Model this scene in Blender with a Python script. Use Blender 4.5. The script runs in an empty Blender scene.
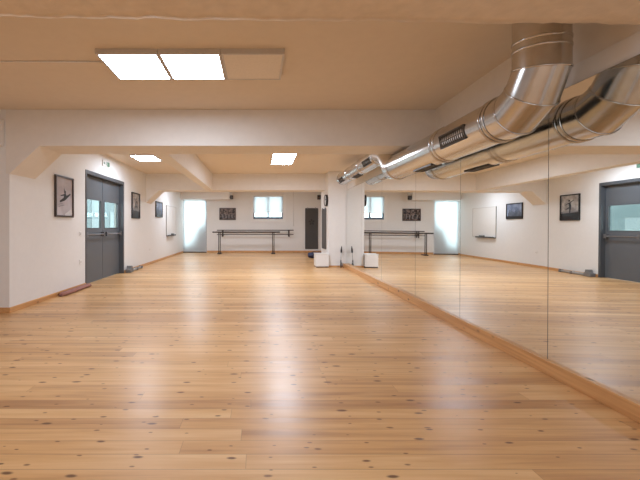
import bpy, bmesh, math, random
from mathutils import Vector, Matrix, noise

random.seed(7)
S = bpy.context.scene
COL = S.collection
PI = math.pi

# ------------------------------------------------------------------ camera model (pixels of a 640x480 frame)
F, VX, VY, CH = 340.0, 258.0, 226.5, 1.2
def px(x, Y): return (x - VX) * Y / F
def pz(y, Y): return CH + (VY - y) * Y / F

# room measures (metres; x right, y away from the camera, z up)
XL = -3.463            # left wall
YB = 15.7              # back wall
ZC = 2.83              # ceiling
ZB = 2.322             # underside of the beams
YP = 4.738             # front of pier and of the second beam
SK = 0.024             # the mirror wall runs slightly outwards
XNEAR, YFRONT = -5.2, -3.2
def mx(Y, off=0.0): return 2.273 + SK * Y + off
YC0, YC1, XC = 10.07, 11.2, 2.085   # column

seams = [1.52, 2.79, 4.06, 5.30, 6.88, 8.40, YC0 - 0.012]
turn = [0.0, 0.0025, 0.0085, 0.0065, 0.0095, 0.0095]   # the hung panels drift slightly out of line
OFF = [0.036]
for i_, t_ in enumerate(turn): OFF.append(OFF[-1] + t_ * (seams[i_+1] - seams[i_]))
PL = [(YFRONT, OFF[0])] + list(zip(seams, OFF)) + [(YC0 + 0.3, OFF[-1])]

# ------------------------------------------------------------------ materials
def new_mat(name):
    m = bpy.data.materials.new(name); m.use_nodes = True
    nt = m.node_tree
    b = nt.nodes['Principled BSDF']
    return m, nt, b

def N(nt, t, **kw):
    n = nt.nodes.new(t)
    for k, v in kw.items():
        setattr(n, k, v)
    return n

def simple(name, col, rough=0.5, metal=0.0, bump=0.0, scale=40.0, var=0.0, spec=0.5):
    m, nt, b = new_mat(name)
    b.inputs['Roughness'].default_value = rough
    b.inputs['Metallic'].default_value = metal
    b.inputs['Specular IOR Level'].default_value = spec
    b.inputs['Base Color'].default_value = (*col, 1)
    tc = N(nt, 'ShaderNodeTexCoord')
    nz = N(nt, 'ShaderNodeTexNoise')
    nz.inputs['Scale'].default_value = scale
    nz.inputs['Detail'].default_value = 4
    nt.links.new(tc.outputs['Object'], nz.inputs['Vector'])
    v = var if var > 0 else 0.03
    mr = N(nt, 'ShaderNodeMapRange')
    mr.inputs['From Min'].default_value = 0.3; mr.inputs['From Max'].default_value = 0.7
    mr.inputs['To Min'].default_value = 1 - v; mr.inputs['To Max'].default_value = 1 + v
    nt.links.new(nz.outputs['Fac'], mr.inputs['Value'])
    mul = N(nt, 'ShaderNodeVectorMath', operation='SCALE')
    mul.inputs[0].default_value = col
    nt.links.new(mr.outputs['Result'], mul.inputs['Scale'])
    nt.links.new(mul.outputs['Vector'], b.inputs['Base Color'])
    if bump > 0:
        bp = N(nt, 'ShaderNodeBump')
        bp.inputs['Strength'].default_value = bump
        bp.inputs['Distance'].default_value = 0.01
        nt.links.new(nz.outputs['Fac'], bp.inputs['Height'])
        nt.links.new(bp.outputs['Normal'], b.inputs['Normal'])
    return m

def emit(name, col, strength):
    m = bpy.data.materials.new(name); m.use_nodes = True
    nt = m.node_tree; nt.nodes.clear()
    o = N(nt, 'ShaderNodeOutputMaterial'); e = N(nt, 'ShaderNodeEmission')
    e.inputs['Color'].default_value = (*col, 1); e.inputs['Strength'].default_value = strength
    nt.links.new(e.outputs[0], o.inputs['Surface'])
    return m

def mat_floor():
    m, nt, b = new_mat('pine_planks')
    L = nt.links.new
    tc = N(nt, 'ShaderNodeTexCoord')
    sep = N(nt, 'ShaderNodeSeparateXYZ'); L(tc.outputs['Object'], sep.inputs[0])
    def math_(op, a, bb=None, c=None):
        n = N(nt, 'ShaderNodeMath', operation=op)
        for i, v in enumerate((a, bb, c)):
            if v is None: continue
            if isinstance(v, (int, float)): n.inputs[i].default_value = v
            else: L(v, n.inputs[i])
        return n.outputs[0]
    def comb(x, y, z):
        n = N(nt, 'ShaderNodeCombineXYZ')
        for i, v in enumerate((x, y, z)):
            if isinstance(v, (int, float)): n.inputs[i].default_value = v
            else: L(v, n.inputs[i])
        return n.outputs[0]
    X, Y = sep.outputs['X'], sep.outputs['Y']
    W = 0.112
    yr = math_('DIVIDE', Y, W)
    row = math_('FLOOR', yr)
    fy = math_('SUBTRACT', yr, row)
    wn = N(nt, 'ShaderNodeTexWhiteNoise', noise_dimensions='1D'); L(row, wn.inputs['W'])
    xs = math_('ADD', math_('DIVIDE', X, 2.7), math_('MULTIPLY', wn.outputs['Value'], 7.31))
    cx = math_('FLOOR', xs)
    fx = math_('SUBTRACT', xs, cx)
    pid = comb(row, cx, 3.7)
    wn2 = N(nt, 'ShaderNodeTexWhiteNoise', noise_dimensions='3D'); L(pid, wn2.inputs['Vector'])
    sepc = N(nt, 'ShaderNodeSeparateColor'); L(wn2.outputs['Color'], sepc.inputs[0])
    r1, r2, r3 = sepc.outputs
    # wood grain, long in x, different on every plank
    gv = comb(math_('ADD', math_('MULTIPLY', X, 1.3), math_('MULTIPLY', r1, 37.0)),
              math_('MULTIPLY', Y, 26.0), math_('MULTIPLY', r2, 19.0))
    g = N(nt, 'ShaderNodeTexNoise'); g.inputs['Scale'].default_value = 1.0; g.inputs['Detail'].default_value = 5
    g.inputs['Roughness'].default_value = 0.6; g.inputs['Distortion'].default_value = 0.6
    L(gv, g.inputs['Vector'])
    gv2 = comb(math_('ADD', math_('MULTIPLY', X, 0.6), math_('MULTIPLY', r2, 11.0)),
               math_('MULTIPLY', Y, 9.0), math_('MULTIPLY', r1, 23.0))
    g2 = N(nt, 'ShaderNodeTexNoise'); g2.inputs['Scale'].default_value = 1.0; g2.inputs['Detail'].default_value = 3
    L(gv2, g2.inputs['Vector'])
    ramp = N(nt, 'ShaderNodeValToRGB')
    ramp.color_ramp.elements[0].position = 0.28; ramp.color_ramp.elements[0].color = FLOOR_D
    ramp.color_ramp.elements[1].position = 0.72; ramp.color_ramp.elements[1].color = FLOOR_L
    e = ramp.color_ramp.elements.new(0.5); e.color = FLOOR_M
    mixv = math_('ADD', math_('MULTIPLY', g.outputs['Fac'], 0.45), math_('MULTIPLY', g2.outputs['Fac'], 0.55))
    mixv = math_('ADD', mixv, math_('MULTIPLY', math_('ADD', math_('MULTIPLY', math_('SUBTRACT', r3, 0.5), 0.7), math_('MULTIPLY', math_('SUBTRACT', wn.outputs['Value'], 0.5), 0.7)), 0.20))
    L(mixv, ramp.inputs['Fac'])
    # knots
    def knots(sx, sy, seed, rad, keep):
        kx = math_('ADD', X, math_('MULTIPLY', g2.outputs['Fac'], 0.05))
        kv = comb(math_('ADD', math_('MULTIPLY', kx, sx), seed*3.37), math_('ADD', math_('MULTIPLY', yr, sy), seed*1.71), 0.0)
        vo = N(nt, 'ShaderNodeTexVoronoi', feature='F1', voronoi_dimensions='2D')
        vo.inputs['Scale'].default_value = 1.0
        vo.inputs['Randomness'].default_value = 0.9
        L(kv, vo.inputs['Vector'])
        sc = N(nt, 'ShaderNodeSeparateColor'); L(vo.outputs['Color'], sc.inputs[0])
        on = math_('GREATER_THAN', sc.outputs[0], 1 - keep)
        size = math_('ADD', math_('MULTIPLY', sc.outputs[1], rad), rad * 0.45)
        mr = N(nt, 'ShaderNodeMapRange', interpolation_type='SMOOTHSTEP')
        L(math_('DIVIDE', math_('ADD', vo.outputs['Distance'], math_('MULTIPLY', math_('SUBTRACT', g.outputs['Fac'], 0.5), 0.07)), size), mr.inputs['Value'])
        mr.inputs['From Min'].default_value = 0.45; mr.inputs['From Max'].default_value = 1.25
        mr.inputs['To Min'].default_value = 1; mr.inputs['To Max'].default_value = 0
        return math_('MULTIPLY', mr.outputs['Result'], on)
    k1 = knots(2.6, 0.8, 0.0, 0.066, 0.62)
    k2 = knots(4.1, 1.13, 9.0, 0.062, 0.45)
    kn = math_('MAXIMUM', k1, math_('MULTIPLY', k2, 0.8))
    mix = N(nt, 'ShaderNodeMix', data_type='RGBA')
    L(math_('MULTIPLY', kn, 0.92), mix.inputs['Factor'])
    L(ramp.outputs['Color'], mix.inputs[6]); mix.inputs[7].default_value = (0.12, 0.040, 0.009, 1)
    # joints between planks
    ej = math_('MINIMUM', fy, math_('SUBTRACT', 1.0, fy))
    jy = N(nt, 'ShaderNodeMapRange'); L(ej, jy.inputs['Value'])
    jy.inputs['From Min'].default_value = 0.006; jy.inputs['From Max'].default_value = 0.032
    jy.inputs['To Min'].default_value = 1; jy.inputs['To Max'].default_value = 0
    ex = math_('MULTIPLY', math_('MINIMUM', fx, math_('SUBTRACT', 1.0, fx)), 2.7)
    jx = N(nt, 'ShaderNodeMapRange'); L(ex, jx.inputs['Value'])
    jx.inputs['From Min'].default_value = 0.0005; jx.inputs['From Max'].default_value = 0.003
    jx.inputs['To Min'].default_value = 1; jx.inputs['To Max'].default_value = 0
    j = math_('MAXIMUM', math_('MULTIPLY', jy.outputs['Result'], math_('ADD', math_('MULTIPLY', wn.outputs['Value'], 0.6), 0.15)), math_('MULTIPLY', jx.outputs['Result'], 0.45))
    mix2 = N(nt, 'ShaderNodeMix', data_type='RGBA')
    L(math_('MULTIPLY', j, 0.8), mix2.inputs['Factor'])
    L(mix.outputs[2], mix2.inputs[6]); mix2.inputs[7].default_value = (0.16, 0.07, 0.025, 1)
    L(mix2.outputs[2], b.inputs['Base Color'])
    # lacquer
    rg = N(nt, 'ShaderNodeMapRange'); L(g2.outputs['Fac'], rg.inputs['Value'])
    rg.inputs['From Min'].default_value = 0.3; rg.inputs['From Max'].default_value = 0.7
    rg.inputs['To Min'].default_value = 0.36; rg.inputs['To Max'].default_value = 0.46
    L(rg.outputs['Result'], b.inputs['Roughness'])
    b.inputs['Specular IOR Level'].default_value = 0.5
    b.inputs['Coat Weight'].default_value = 0.3
    b.inputs['Coat Roughness'].default_value = 0.27
    hh = math_('SUBTRACT', math_('ADD', math_('MULTIPLY', g.outputs['Fac'], 0.12), math_('MULTIPLY', r2, 0.22)), j)
    bp = N(nt, 'ShaderNodeBump'); bp.inputs['Strength'].default_value = 0.22; bp.inputs['Distance'].default_value = 0.002
    L(hh, bp.inputs['Height']); L(bp.outputs['Normal'], b.inputs['Normal'])
    return m

FLOOR_D = (0.41, 0.20, 0.074, 1)
FLOOR_M = (0.65, 0.368, 0.150, 1)
FLOOR_L = (0.79, 0.52, 0.255, 1)

def mat_pine_board():
    m, nt, b = new_mat('pine_board')
    L = nt.links.new
    tc = N(nt, 'ShaderNodeTexCoord'); mp = N(nt, 'ShaderNodeMapping')
    mp.inputs['Scale'].default_value = (14, 1.2, 40)
    L(tc.outputs['Object'], mp.inputs[0])
    nz = N(nt, 'ShaderNodeTexNoise'); nz.inputs['Scale'].default_value = 1.0; nz.inputs['Detail'].default_value = 4
    L(mp.outputs[0], nz.inputs['Vector'])
    rp = N(nt, 'ShaderNodeValToRGB')
    rp.color_ramp.elements[0].position = 0.3; rp.color_ramp.elements[0].color = (0.50, 0.24, 0.085, 1)
    rp.color_ramp.elements[1].position = 0.7; rp.color_ramp.elements[1].color = (0.70, 0.40, 0.17, 1)
    L(nz.outputs['Fac'], rp.inputs[0])
    mp2 = N(nt, 'ShaderNodeMapping'); mp2.inputs['Scale'].default_value = (9, 4.5, 9)
    L(tc.outputs['Object'], mp2.inputs[0])
    vo = N(nt, 'ShaderNodeTexVoronoi'); vo.inputs['Scale'].default_value = 1.0
    L(mp2.outputs[0], vo.inputs['Vector'])
    mr = N(nt, 'ShaderNodeMapRange'); L(vo.outputs['Distance'], mr.inputs['Value'])
    mr.inputs['From Min'].default_value = 0.09; mr.inputs['From Max'].default_value = 0.2
    mr.inputs['To Min'].default_value = 0.85; mr.inputs['To Max'].default_value = 0
    mx_ = N(nt, 'ShaderNodeMix', data_type='RGBA')
    L(mr.outputs['Result'], mx_.inputs['Factor']); L(rp.outputs[0], mx_.inputs[6]); mx_.inputs[7].default_value = (0.13, 0.05, 0.015, 1)
    L(mx_.outputs[2], b.inputs['Base Color'])
    b.inputs['Roughness'].default_value = 0.35
    return m

def mat_metal():
    m, nt, b = new_mat('galvanised_steel')
    L = nt.links.new
    tc = N(nt, 'ShaderNodeTexCoord'); mp = N(nt, 'ShaderNodeMapping')
    mp.inputs['Scale'].default_value = (9, 0.8, 9)
    L(tc.outputs['Object'], mp.inputs[0])
    nz = N(nt, 'ShaderNodeTexNoise'); nz.inputs['Scale'].default_value = 1.5; nz.inputs['Detail'].default_value = 4
    L(mp.outputs[0], nz.inputs['Vector'])
    rp = N(nt, 'ShaderNodeValToRGB')
    rp.color_ramp.elements[0].position = 0.3; rp.color_ramp.elements[0].color = (0.56, 0.555, 0.545, 1)
    rp.color_ramp.elements[1].position = 0.7; rp.color_ramp.elements[1].color = (0.64, 0.635, 0.625, 1)
    L(nz.outputs['Fac'], rp.inputs[0]); L(rp.outputs[0], b.inputs['Base Color'])
    b.inputs['Metallic'].default_value = 1.0
    mr = N(nt, 'ShaderNodeMapRange'); L(nz.outputs['Fac'], mr.inputs['Value'])
    mr.inputs['To Min'].default_value = 0.21; mr.inputs['To Max'].default_value = 0.24
    L(mr.outputs['Result'], b.inputs['Roughness'])
    return m

def mat_glass():
    m = bpy.data.materials.new('clear_glass'); m.use_nodes = True
    nt = m.node_tree; nt.nodes.clear(); L = nt.links.new
    o = N(nt, 'ShaderNodeOutputMaterial'); mix = N(nt, 'ShaderNodeMixShader')
    t = N(nt, 'ShaderNodeBsdfTransparent'); t.inputs[0].default_value = (0.86, 0.95, 0.95, 1)
    g = N(nt, 'ShaderNodeBsdfGlossy'); g.inputs['Roughness'].default_value = 0.02
    lw = N(nt, 'ShaderNodeLayerWeight'); lw.inputs['Blend'].default_value = 0.5
    pw = N(nt, 'ShaderNodeMath', operation='POWER'); L(lw.outputs['Facing'], pw.inputs[0]); pw.inputs[1].default_value = 5
    ma = N(nt, 'ShaderNodeMath', operation='MULTIPLY_ADD'); L(pw.outputs[0], ma.inputs[0]); ma.inputs[1].default_value = 0.95; ma.inputs[2].default_value = 0.05
    L(ma.outputs[0], mix.inputs[0]); L(t.outputs[0], mix.inputs[1]); L(g.outputs[0], mix.inputs[2])
    L(mix.outputs[0], o.inputs['Surface'])
    return m

def mat_blind(name, tcol):
    m = bpy.data.materials.new(name); m.use_nodes = True
    nt = m.node_tree; nt.nodes.clear(); L = nt.links.new
    o = N(nt, 'ShaderNodeOutputMaterial'); mix = N(nt, 'ShaderNodeMixShader')
    t = N(nt, 'ShaderNodeBsdfTranslucent'); t.inputs[0].default_value = (*tcol, 1)
    d = N(nt, 'ShaderNodeBsdfDiffuse'); d.inputs[0].default_value = (0.82, 0.84, 0.86, 1)
    tc = N(nt, 'ShaderNodeTexCoord'); w = N(nt, 'ShaderNodeTexNoise'); w.inputs['Scale'].default_value = 60
    L(tc.outputs['Object'], w.inputs['Vector'])
    mr = N(nt, 'ShaderNodeMapRange'); mr.inputs['To Min'].default_value = 0.46; mr.inputs['To Max'].default_value = 0.54
    L(w.outputs['Fac'], mr.inputs['Value']); L(mr.outputs['Result'], mix.inputs[0])
    L(t.outputs[0], mix.inputs[1]); L(d.outputs[0], mix.inputs[2])
    L(mix.outputs[0], o.inputs['Surface'])
    return m

def mat_photo(name, lo, hi, scale, p0=0.35, p1=0.65):
    m, nt, b = new_mat(name); L = nt.links.new
    tc = N(nt, 'ShaderNodeTexCoord'); nz = N(nt, 'ShaderNodeTexNoise')
    nz.inputs['Scale'].default_value = scale; nz.inputs['Detail'].default_value = 4
    L(tc.outputs['Object'], nz.inputs['Vector'])
    rp = N(nt, 'ShaderNodeValToRGB')
    rp.color_ramp.elements[0].position = p0; rp.color_ramp.elements[0].color = (*lo, 1)
    rp.color_ramp.elements[1].position = p1; rp.color_ramp.elements[1].color = (*hi, 1)
    L(nz.outputs['Fac'], rp.inputs[0]); L(rp.outputs[0], b.inputs['Base Color'])
    b.inputs['Roughness'].default_value = 0.22
    return m

M = {}
M['wall'] = simple('wall_paint', (0.79, 0.785, 0.77), 0.65, bump=0.12, scale=14, var=0.012, spec=0.25)
M['ceil'] = simple('ceiling_paint', (0.78, 0.70, 0.60), 0.75, bump=0.10, scale=10, var=0.015, spec=0.2)
M['beam'] = simple('beam_plaster', (0.79, 0.755, 0.705), 0.7, bump=0.22, scale=9, var=0.02, spec=0.2)
M['rough'] = simple('rough_plaster', (0.74, 0.63, 0.50), 0.8, bump=0.6, scale=16, var=0.05, spec=0.2)
M['floor'] = mat_floor()
M['pine'] = mat_pine_board()
M['metal'] = mat_metal()
M['glass'] = mat_glass()
M['blind'] = mat_blind('blind_fabric_door', (0.86, 0.88, 0.90))
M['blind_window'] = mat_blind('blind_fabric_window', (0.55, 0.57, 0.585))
M['mirror'] = simple('mirror_silver', (0.90, 0.915, 0.90), 0.0, 1.0, var=0.001)
M['mirror_edge'] = simple('mirror_edge', (0.10, 0.105, 0.10), 0.3)
M['white'] = simple('white_enamel', (0.82, 0.81, 0.79), 0.35)
M['panelframe'] = simple('panel_frame', (0.60, 0.58, 0.56), 0.4)
M['panel_off'] = simple('diffuser_off', (0.80, 0.74, 0.66), 0.45)
M['light'] = emit('panel_light', (0.89, 1.0, 1.16), 20.0)
M['fill_rear'] = emit('fill_panel_light', (0.89, 1.0, 1.16), 9.0)
M['light_far'] = emit('panel_light_far', (0.89, 1.0, 1.16), 35.0)
M['black'] = simple('black_lacquer', (0.018, 0.016, 0.016), 0.4)
M['blackwood'] = simple('dark_stained_wood', (0.045, 0.032, 0.026), 0.4, var=0.2, scale=20)
M['brown_frame'] = simple('dark_brown_frame', (0.06, 0.042, 0.035), 0.4)
M['doorgrey'] = simple('door_grey', (0.112, 0.122, 0.134), 0.42, var=0.03, scale=3)
M['doorframe'] = simple('door_frame_grey', (0.082, 0.090, 0.100), 0.4)
M['steel'] = simple('bar_steel', (0.23, 0.23, 0.24), 0.35, 0.8)
M['winframe'] = simple('window_frame_blue_grey', (0.12, 0.165, 0.23), 0.4)
M['matgrey'] = simple('mat_foam_grey', (0.082, 0.077, 0.074), 0.8, bump=0.3, scale=60, var=0.1)
M['matdark'] = simple('mat_emblem_dark', (0.046, 0.043, 0.043), 0.8)
M['red'] = simple('red_brown_fabric', (0.33, 0.155, 0.125), 0.85, bump=0.4, scale=70, var=0.15)
M['redd'] = simple('red_dark_fabric', (0.15, 0.06, 0.05), 0.85, bump=0.4, scale=70, var=0.15)
M['grey'] = simple('grey_fabric', (0.36, 0.34, 0.315), 0.8, bump=0.3, scale=60, var=0.12)
M['greyd'] = simple('grey_dark', (0.10, 0.10, 0.105), 0.6)
M['greymid'] = simple('grey_mid', (0.19, 0.185, 0.18), 0.6)
M['navy'] = simple('navy_nylon', (0.022, 0.028, 0.075), 0.6, bump=0.4, scale=18, var=0.2)
M['grille'] = simple('grille_metal', (0.10, 0.085, 0.07), 0.45, 0.5)
M['green'] = simple('exit_green', (0.12, 0.25, 0.18), 0.4)
M['concrete'] = simple('outside_concrete', (0.30, 0.29, 0.28), 0.8)
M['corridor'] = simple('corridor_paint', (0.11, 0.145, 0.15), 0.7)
M['corridor_reflection'] = simple('corridor_reflection_pale', (0.20, 0.235, 0.24), 0.7)
M['board'] = simple('whiteboard_enamel', (0.77, 0.745, 0.71), 0.6)
M['aluminium'] = simple('aluminium', (0.60, 0.57, 0.53), 0.45, 0.0)
M['photo_light'] = mat_photo('photo_pale_studio', (0.42, 0.38, 0.40), (0.60, 0.56, 0.59), 3.0)
M['photo_grey'] = mat_photo('photo_grey_stage', (0.28, 0.26, 0.25), (0.62, 0.60, 0.58), 4.5)
M['photo_blue'] = mat_photo('photo_blue_print', (0.16, 0.20, 0.30), (0.36, 0.43, 0.58), 4.0)  # mottled blue print tone
M['photo_crowd'] = mat_photo('photo_group_dark', (0.018, 0.012, 0.012), (0.26, 0.19, 0.16), 13.0, 0.42, 0.62)
M['ink'] = simple('photo_ink', (0.02, 0.018, 0.02), 0.3)
M['ink_soft'] = simple('photo_ink_grey', (0.20, 0.19, 0.20), 0.3)
M['paper'] = simple('photo_white', (0.62, 0.60, 0.60), 0.3)

# ------------------------------------------------------------------ mesh builder
class MB:
    def __init__(s): s.v, s.f, s.mi, s.sm = [], [], [], []
    def add(s, vs, fs, mi=0, smooth=False):
        o = len(s.v); s.v += [Vector(p) for p in vs]
        for f in fs:
            s.f.append([o + i for i in f]); s.mi.append(mi); s.sm.append(smooth)
    def box(s, x0, x1, y0, y1, z0, z1, mi=0):
        s.hexa([(x0,y0,z0),(x1,y0,z0),(x1,y1,z0),(x0,y1,z0),(x0,y0,z1),(x1,y0,z1),(x1,y1,z1),(x0,y1,z1)], mi)
    def hexa(s, vs, mi=0):
        s.add(vs, [(0,3,2,1),(4,5,6,7),(0,1,5,4),(1,2,6,5),(2,3,7,6),(3,0,4,7)], mi)
    def prism(s, poly, a, b, fn, mi=0):
        """poly: 2-D outline; fn(u,v,w) -> point; from w=a to w=b"""
        n = len(poly)
        s.add([fn(u, v, a) for u, v in poly] + [fn(u, v, b) for u, v in poly],
              [tuple(range(n))[::-1], tuple(range(n, 2*n))] + [(i, (i+1) % n, n + (i+1) % n, n + i) for i in range(n)], mi)
    def rings(s, rings, closed_ends=True, mi=0, smooth=True):
        n = len(rings[0]); vs = [p for r in rings for p in r]
        fs = []
        for k in range(len(rings) - 1):
            for i in range(n):
                fs.append((k*n + i, k*n + (i+1) % n, (k+1)*n + (i+1) % n, (k+1)*n + i))
        s.add(vs, fs, mi, smooth)
        if closed_ends:
            s.add(rings[0], [tuple(range(n))[::-1]], mi); s.add(rings[-1], [tuple(range(n))], mi)
    def tube(s, pts, r, n=10, mi=0, ends=True):
        pts = [Vector(p) for p in pts]; R = []
        rr = r if isinstance(r, (list, tuple)) else [r]*len(pts)
        for i, p in enumerate(pts):
            t = (pts[min(i+1, len(pts)-1)] - pts[max(i-1, 0)]).normalized()
            up = Vector((0,0,1)) if abs(t.z) < 0.95 else Vector((1,0,0))
            a = t.cross(up).normalized(); b = a.cross(t).normalized()
            R.append([p + (a*math.cos(q) + b*math.sin(q))*rr[i] for q in [2*PI*k/n for k in range(n)]])
        s.rings(R, ends, mi)
    def build(s, name, mats, parent=None, bevel=0.0, loc=None):
        me = bpy.data.meshes.new(name)
        off = Vector(loc) if loc is not None else Vector((0,0,0))
        me.from_pydata([tuple(p - off) for p in s.v], [], s.f)
        if not isinstance(mats, (list, tuple)): mats = [mats]
        for m in mats: me.materials.append(m)
        for p, i, q in zip(me.polygons, s.mi, s.sm): p.material_index = i; p.use_smooth = q
        bm = bmesh.new(); bm.from_mesh(me); bmesh.ops.remove_doubles(bm, verts=bm.verts, dist=1e-6)
        bmesh.ops.recalc_face_normals(bm, faces=bm.faces); bm.to_mesh(me); bm.free()
        o = bpy.data.objects.new(name, me); COL.objects.link(o)
        o.location = off
        if parent is not None:
            o.parent = parent; o.location = off - Vector(parent.location)
        if bevel > 0:
            b = o.modifiers.new('bevel', 'BEVEL'); b.width = bevel; b.segments = 2; b.limit_method = 'ANGLE'
        return o

def thing(name, label, cat, loc, group=None):
    o = bpy.data.objects.new(name, None); COL.objects.link(o)
    o.location = loc; o.empty_display_size = 0.1
    return tag(o, label, cat, group)
def tag(o, label, cat, group=None):
    o['label'] = label; o['category'] = cat
    if group: o['group'] = group
    return o
def struct(o, label=None, cat=None):
    o['kind'] = 'structure'
    if label: o['label'] = label
    if cat: o['category'] = cat
    return o
def box_obj(name, mat, x0, x1, y0, y1, z0, z1, parent=None, bevel=0.0):
    m = MB(); m.box(x0, x1, y0, y1, z0, z1)
    return m.build(name, mat, parent, bevel, loc=((x0+x1)/2, (y0+y1)/2, z0))

# ------------------------------------------------------------------ room shell
m = MB(); m.box(XNEAR, 3.6, YFRONT, YB + 0.1, -0.1, 0.0)
struct(m.build('floor', M['floor']), 'varnished knotty pine plank floor with glossy reflections', 'floor')
m = MB(); m.box(XNEAR, 3.6, YFRONT, YB + 0.1, ZC, ZC + 0.1)
struct(m.build('ceiling', M['ceil']), 'warm cream painted ceiling between the beams', 'ceiling')

DY0, DY1, DZ1 = 6.816, 8.77, 2.345       # double door opening in the left wall
m = MB()
m.box(XL - 0.25, XL, YP, DY0, 0, ZC); m.box(XL - 0.25, XL, DY1, YB, 0, ZC); m.box(XL - 0.25, XL, DY0, DY1, DZ1, ZC)
struct(m.build('wall_left', M['wall']), 'cream side wall with the grey double door and framed photos', 'wall')
m = MB(); m.box(XNEAR, XL - 0.25, YP, YP + 0.2, 0, ZC)
struct(m.build('wall_pier', M['beam']), 'shaded front face of the pier at the left edge', 'wall')
m = MB(); m.box(XNEAR - 0.15, XNEAR, YFRONT, YP + 0.2, 0, ZC)
struct(m.build('wall_side', M['wall']), 'side wall of the near bay beyond the left edge', 'wall')
m = MB(); m.box(XNEAR - 0.15, 3.6, YFRONT - 0.15, YFRONT, 0, ZC)
struct(m.build('wall_front', M['wall']), 'plain wall behind the camera', 'wall')

# back wall with a door opening and a window opening
BDX0, BDX1, BDZ = -3.455, -2.375, 2.45
WX0, WX1, WZ0, WZ1 = -0.215, 1.15, 1.545, 2.62
m = MB()
y0, y1 = YB, YB + 0.22
m.box(XL - 0.2, BDX0, y0, y1, 0, ZC); m.box(BDX0, BDX1, y0, y1, BDZ, ZC); m.box(BDX1, WX0, y0, y1, 0, ZC)
m.box(WX0, WX1, y0, y1, 0, WZ0); m.box(WX0, WX1, y0, y1, WZ1, ZC); m.box(WX1, 3.6, y0, y1, 0, ZC)
struct(m.build('wall_back', M['wall']), 'cream end wall with the bright door and high window', 'wall')

# right wall behind the mirrors (runs slightly outwards), wall of the recess behind the column
def skew_box(mb, ya, yb, off0, off1, z0, z1, mi=0):
    mb.hexa([(mx(ya,off0),ya,z0),(mx(ya,off1),ya,z0),(mx(yb,off1),yb,z0),(mx(yb,off0),yb,z0),
             (mx(ya,off0),ya,z1),(mx(ya,off1),ya,z1),(mx(yb,off1),yb,z1),(mx(yb,off0),yb,z1)], mi)
def poly_slab(o0, o1, z0, z1, ya, yb):
    mb = MB(); P_ = [(max(y, ya), o) for y, o in PL if y <= yb]
    pts = [(mx(y, o + o0), y) for y, o in P_] + [(mx(y, o1), y) for y, o in reversed(P_)]
    mb.prism(pts, z0, z1, lambda u, v, w: (u, v, w)); return mb
m = poly_slab(0.042, 0.45, 0, ZC, YFRONT, 99)
struct(m.build('wall_right', M['beam']), 'plaster wall above and behind the mirrors', 'wall')
m = MB(); m.box(3.4, 3.6, YC1 - 0.1, YB, 0, ZC)
struct(m.build('wall_recess', M['wall']), 'side wall of the recess behind the column', 'wall')
m = MB(); m.box(XC, 3.6, YC0, YC1, 0, ZC)
struct(m.build('column', M['wall'], bevel=0.012), 'wide cream column where the mirrors end', 'column')

# near beam: rough plaster underside with an uneven edge
m = MB()
nx, ny = 160, 14
def nb(u, v):
    x = XNEAR + (2.45 - XNEAR) * u
    ye = 1.835 + 0.019 * (x + 1.37)
    y = 1.15 + (ye - 1.15) * v
    k = noise.noise(Vector((x*5, y*6, 0.3)))*0.010 + noise.noise(Vector((x*17, y*15, 4.1)))*0.006
    dz = k; dy = 0
    if v > 0.93: dy = noise.noise(Vector((x*9, 2.2, 0)))*0.012 + noise.noise(Vector((x*26, 7.2, 0)))*0.006; dz += 0.004
    return Vector((x, y + dy, ZB + 0.004 + dz))
grid = [[nb(i/nx, j/ny) for j in range(ny+1)] for i in range(nx+1)]
vs = [p for r in grid for p in r]
fs = [(i*(ny+1)+j, (i+1)*(ny+1)+j, (i+1)*(ny+1)+j+1, i*(ny+1)+j+1) for i in range(nx) for j in range(ny)]
o_ = len(vs)
for i in range(nx+1): vs += [Vector((grid[i][0].x, grid[i][0].y, ZC)), Vector((grid[i][ny].x, grid[i][ny].y, ZC))]
for i in range(nx):
    fs.append((i*(ny+1), (i+1)*(ny+1), o_+2*(i+1), o_+2*i))
    fs.append((i*(ny+1)+ny, (i+1)*(ny+1)+ny, o_+2*(i+1)+1, o_+2*i+1))
m.add(vs, fs, 0, True)
o = m.build('beam_1', M['rough']); struct(o, 'rough plastered beam crossing overhead nearest the camera', 'beam')

def haunched_beam(name, ya, yb, x1, label):
    poly = [(XL - 0.05, 1.933), (XL, 1.933), (-3.041, ZB), (x1, ZB), (x1, ZC), (XL - 0.05, ZC)]
    mb = MB(); mb.prism(poly, ya, yb, lambda u, v, w: (u, w, v))
    return struct(mb.build(name, M['beam'], bevel=0.006), label, 'beam')
haunched_beam('beam_2', YP - 0.004, YP + 0.545, 2.48, 'cream cross beam with a slanted haunch on the left pier')
haunched_beam('beam_3', 10.5, 11.04, 3.5, 'cream cross beam farther back resting on the column')
m = MB(); m.box(-1.62, -1.405, YP + 0.5, 10.55, ZB + 0.002, ZC)
struct(m.build('beam_4', M['beam'], bevel=0.01), 'short beam running lengthwise between two cross beams', 'beam')
m = MB(); m.box(XL - 0.02, -1.27, 15.2, YB + 0.02, 2.42, ZC)
struct(m.build('trim_1', M['wall'], bevel=0.008), 'boxed soffit above the bright door', 'trim')
m = MB(); P_ = [(max(y, -1.0), o) for y, o in PL[:-1]]
m.prism([(mx(y, o + 0.028), y) for y, o in P_] + [(mx(y, o + 0.044), y) for y, o in reversed(P_)], 0, 2.425, lambda u, v, w: (u, v, w))
struct(m.build('trim_2', M['wall'], bevel=0.002), 'painted backing board the mirrors hang on', 'trim')

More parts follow.
